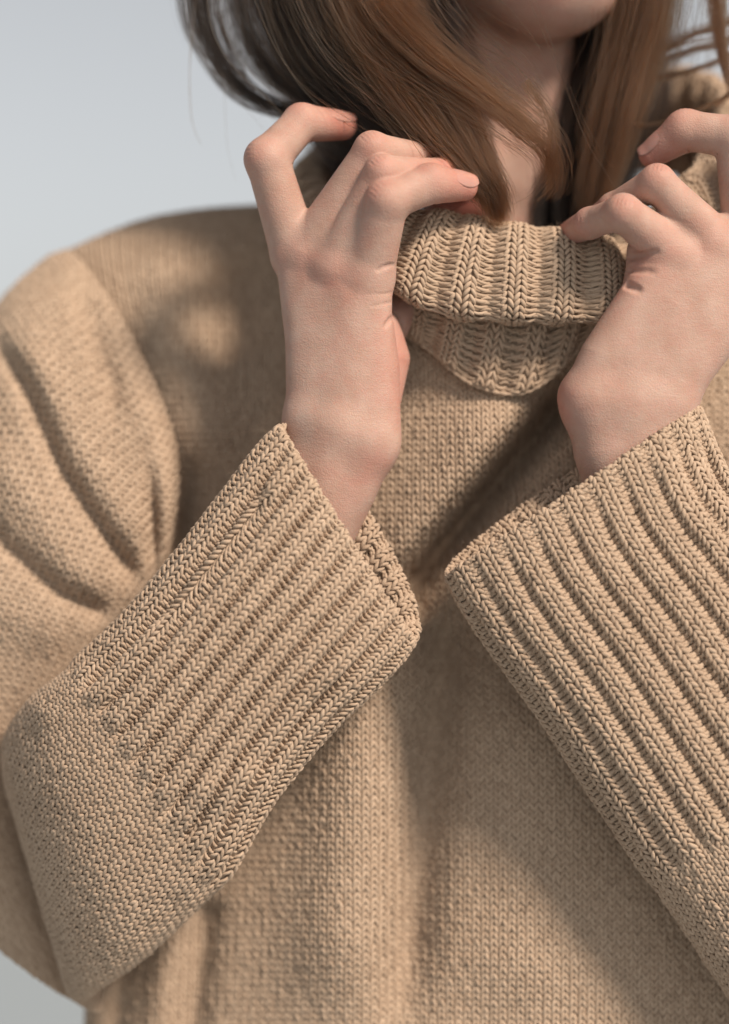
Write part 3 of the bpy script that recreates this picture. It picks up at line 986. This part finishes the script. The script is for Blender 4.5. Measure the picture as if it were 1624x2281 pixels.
# --- stray fibres standing off the wool
def fuzz(cloth, n, lift, g, vmax=1.0, vmin=0.0):
    u = g.random(n * 3); v = vmin + (vmax - vmin) * g.random(n * 3)
    m = in_view(cloth, u, v, 40, -.35)
    u, v = u[m][:n], v[m][:n]
    p, nn = cloth.ev(u, v)
    d1 = g.normal(0, 1, p.shape); d2 = g.normal(0, 1, p.shape)
    L = g.uniform(9, 26, len(u))[:, None]
    out = []
    for t in np.linspace(0, 1, 6):
        out.append(p + nn * (lift + t * (1.2 - t) * L * .55) + d1 * L * .38 * t + d2 * L * .34 * t * t)
    P = metres(np.stack(out, 1))
    return P, np.full(P.shape[:2], .000028) * np.linspace(1.1, .5, 6)


g_f = np.random.default_rng(5)
FZ = [fuzz(lk.cl, 5200, 9, g_f), fuzz(rk.cl, 5200, 9, g_f), fuzz(nk.cl, 3200, 8, g_f), fuzz(tk.cl, 4200, 5, g_f), fuzz(ak.cl, 2200, 5, g_f)]


# ------------------------------------------------------------------ hair
def lock(guide, n, clumps=24, tight=.7, wave=6, seed=0, tmin=.86, npt=26, radius=.000065, flat=.6, name="hair_lock", parent=None):
    g = np.random.default_rng(seed)
    guide = np.array(guide, float)
    G = catmull(guide, 80)
    t = np.linspace(0, 1, npt)
    te = g.uniform(tmin, 1.0, n)
    tt = t[None] * te[:, None]
    f = tt * 79; i = np.minimum(f.astype(int), 78); fr = (f - i)[..., None]
    base = G[i] * (1 - fr) + G[i + 1] * fr
    Tn = np.gradient(G[:, :2], axis=0); Tn /= np.linalg.norm(Tn, axis=-1, keepdims=True) + 1e-9
    tn = Tn[i] * (1 - fr) + Tn[i + 1] * fr
    co = g.normal(0, .55, (clumps, 2)); own = g.normal(0, .5, (n, 2))
    cid = g.integers(0, clumps, n)
    k = (tight * sstep(tt, -.2, .9))[..., None]
    off = co[cid][:, None] * (1 - 0) + own[:, None] * (1 - k) * .75
    ph = g.uniform(0, 6.28, (n, 1)); cph = g.uniform(0, 6.28, clumps)[cid][:, None]
    wv = wave * (.6 * np.sin(tt * 7 + cph) * g.uniform(.4, 1, (n, 1)) + .5 * np.sin(tt * 13 + ph)) * (.2 + tt)
    s = base[..., 3]
    a = off[..., 0] * s + wv
    x = base[..., 0] - tn[..., 1] * a; y = base[..., 1] + tn[..., 0] * a
    d = base[..., 2] + off[..., 1] * s * flat
    P = metres(at(x, y, d))
    rad = radius * (1 - .65 * t ** 3)[None] * np.exp(g.normal(.15, .45, (n, 1)))
    return P, rad


def hair_object(name, locks, parent, mat=None):
    P = np.concatenate([l[0] for l in locks]); Rr = np.concatenate([l[1] for l in locks])
    cu = bpy.data.hair_curves.new(name)
    cu.add_curves([P.shape[1]] * len(P))
    cu.attributes["position"].data.foreach_set("vector", np.ascontiguousarray(P, np.float32).ravel())
    ra = cu.attributes.get("radius") or cu.attributes.new("radius", 'FLOAT', 'POINT')
    ra.data.foreach_set("value", np.ascontiguousarray(Rr, np.float32).ravel())
    cu.materials.append(mat or HAIR)
    ob = bpy.data.objects.new(name, cu)
    col.objects.link(ob)
    ob.parent = parent
    return ob


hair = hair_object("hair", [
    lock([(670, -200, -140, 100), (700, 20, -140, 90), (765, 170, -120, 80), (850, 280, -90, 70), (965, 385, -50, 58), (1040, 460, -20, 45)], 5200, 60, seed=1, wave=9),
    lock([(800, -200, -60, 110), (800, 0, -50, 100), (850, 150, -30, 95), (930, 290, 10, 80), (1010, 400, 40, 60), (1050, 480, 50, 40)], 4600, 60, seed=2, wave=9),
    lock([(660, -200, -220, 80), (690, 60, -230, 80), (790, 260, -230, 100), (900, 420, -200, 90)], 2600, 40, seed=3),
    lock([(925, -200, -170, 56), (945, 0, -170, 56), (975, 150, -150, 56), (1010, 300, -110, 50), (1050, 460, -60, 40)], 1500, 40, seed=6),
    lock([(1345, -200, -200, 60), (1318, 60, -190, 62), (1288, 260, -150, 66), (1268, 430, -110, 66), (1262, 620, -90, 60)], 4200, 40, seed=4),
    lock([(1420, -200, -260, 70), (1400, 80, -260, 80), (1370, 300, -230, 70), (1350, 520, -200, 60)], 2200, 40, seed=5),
], person, HAIR_SHADE)
locks = [
    [lock([(800, -200, 30, 70), (835, 0, 80, 66), (895, 130, 140, 62), (985, 265, 190, 54), (1060, 375, 215, 36), (1100, 440, 205, 28), (1118, 505, 175, 20)], 4600, 110, tight=.48, wave=12, seed=11, tmin=.62)],
    [lock([(770, -200, 70, 50), (830, -20, 130, 46), (930, 100, 190, 44), (1060, 200, 220, 36), (1150, 270, 220, 34), (1215, 330, 205, 30), (1236, 400, 160, 26), (1222, 450, 140, 20)], 520, 40, tight=.55, wave=13, seed=12, tmin=.62)],
    [lock([(1452, -200, -30, 40), (1436, 0, -40, 46), (1410, 120, -40, 44), (1378, 250, -30, 40), (1345, 380, -25, 32), (1318, 500, -20, 24)], 4400, 90, tight=.6, wave=11, seed=13)],
    [lock([(448, -200, -90, 34), (452, 0, -80, 34), (482, 100, -70, 30), (540, 190, -60, 24), (620, 236, -50, 15), (700, 244, -40, 9), (760, 250, -30, 8)], 420, 14, tight=.7, wave=5, seed=14),
     lock([(520, -200, -110, 44), (530, 0, -100, 40), (560, 100, -90, 34), (620, 180, -70, 24), (690, 228, -50, 14), (760, 250, -40, 10)], 330, 14, tight=.6, wave=8, seed=15)],
    [lock([(1590, -200, 30, 30), (1592, 0, 30, 26), (1606, 110, 30, 16), (1635, 220, 30, 12)], 260, 12, tight=.6, wave=6, seed=16),
     lock([(1700, 120, 0, 10), (1640, 190, 10, 10), (1590, 240, 20, 6)], 120, 6, tight=.6, wave=3, seed=17)],
    [lock([(1740, -30, -40, 14), (1620, 50, -50, 12), (1540, 78, -60, 10), (1450, 130, -70, 12), (1390, 190, -80, 16)], 110, 8, tight=.8, wave=6, seed=18),
     lock([(1740, 30, -40, 14), (1620, 92, -50, 12), (1540, 110, -60, 10), (1450, 150, -70, 12), (1390, 220, -80, 16)], 90, 8, tight=.8, wave=6, seed=19),
     lock([(1740, 60, -40, 14), (1630, 120, -50, 10), (1560, 150, -60, 8), (1460, 175, -70, 8), (1390, 190, -80, 10)], 70, 8, tight=.8, wave=6, seed=20),
     lock([(1700, 150, 0, 8), (1620, 210, 0, 5), (1540, 250, 0, 4), (1450, 275, -10, 5), (1390, 268, -20, 6)], 40, 4, tight=.8, wave=4, seed=21)],
]
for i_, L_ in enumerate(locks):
    hair_object("hair_lock", L_, hair, HAIR_SHADE if i_ == 3 else None)
loose = [
    lock([(436, -60, -20, 6), (418, 150, -20, 6), (424, 260, -20, 6), (455, 350, -20, 8)], 2, 2, seed=30, wave=3),
    lock([(1150, -100, 150, 30), (1235, 120, 160, 20), (1310, 300, 160, 20), (1380, 430, 150, 30)], 3, 3, seed=31, wave=4),
    lock([(700, -150, 80, 120), (800, 60, 120, 120), (960, 220, 190, 110), (1120, 380, 210, 90)], 170, 110, tight=.1, seed=32, wave=22, tmin=.6),
    lock([(820, -150, 90, 100), (950, 60, 140, 90), (1110, 200, 190, 80), (1230, 330, 190, 60)], 130, 90, tight=.1, seed=33, wave=24, tmin=.6),
    lock([(560, -150, 0, 120), (590, 60, 0, 110), (700, 220, 10, 90), (860, 330, 60, 90)], 70, 50, tight=.1, seed=34, wave=22, tmin=.6),
    lock([(1440, -150, 20, 70), (1400, 80, 20, 70), (1340, 280, 20, 70), (1290, 470, 30, 60)], 70, 50, tight=.1, seed=35, wave=18, tmin=.6),
    lock([(1560, -150, -20, 90), (1540, 40, -20, 90), (1530, 160, -20, 90), (1500, 260, -20, 90)], 60, 40, tight=.1, seed=36, wave=14, tmin=.6),
    lock([(1170, 180, 180, 20), (1230, 280, 190, 16), (1215, 400, 170, 20), (1160, 470, 150, 30)], 60, 40, tight=.2, seed=37, wave=12, tmin=.5),
    lock([(500, 160, -40, 8), (506, 300, -40, 8), (530, 420, -40, 10)], 2, 2, seed=38, wave=3),
]
hair_object("loose_strands", loose, hair)["kind"] = "stuff"

fz = hair_object("wool_fuzz", FZ, sweater, YARN)
fz["kind"] = "stuff"

scene.cycles.max_bounces = 8
scene.cycles.use_denoising = True
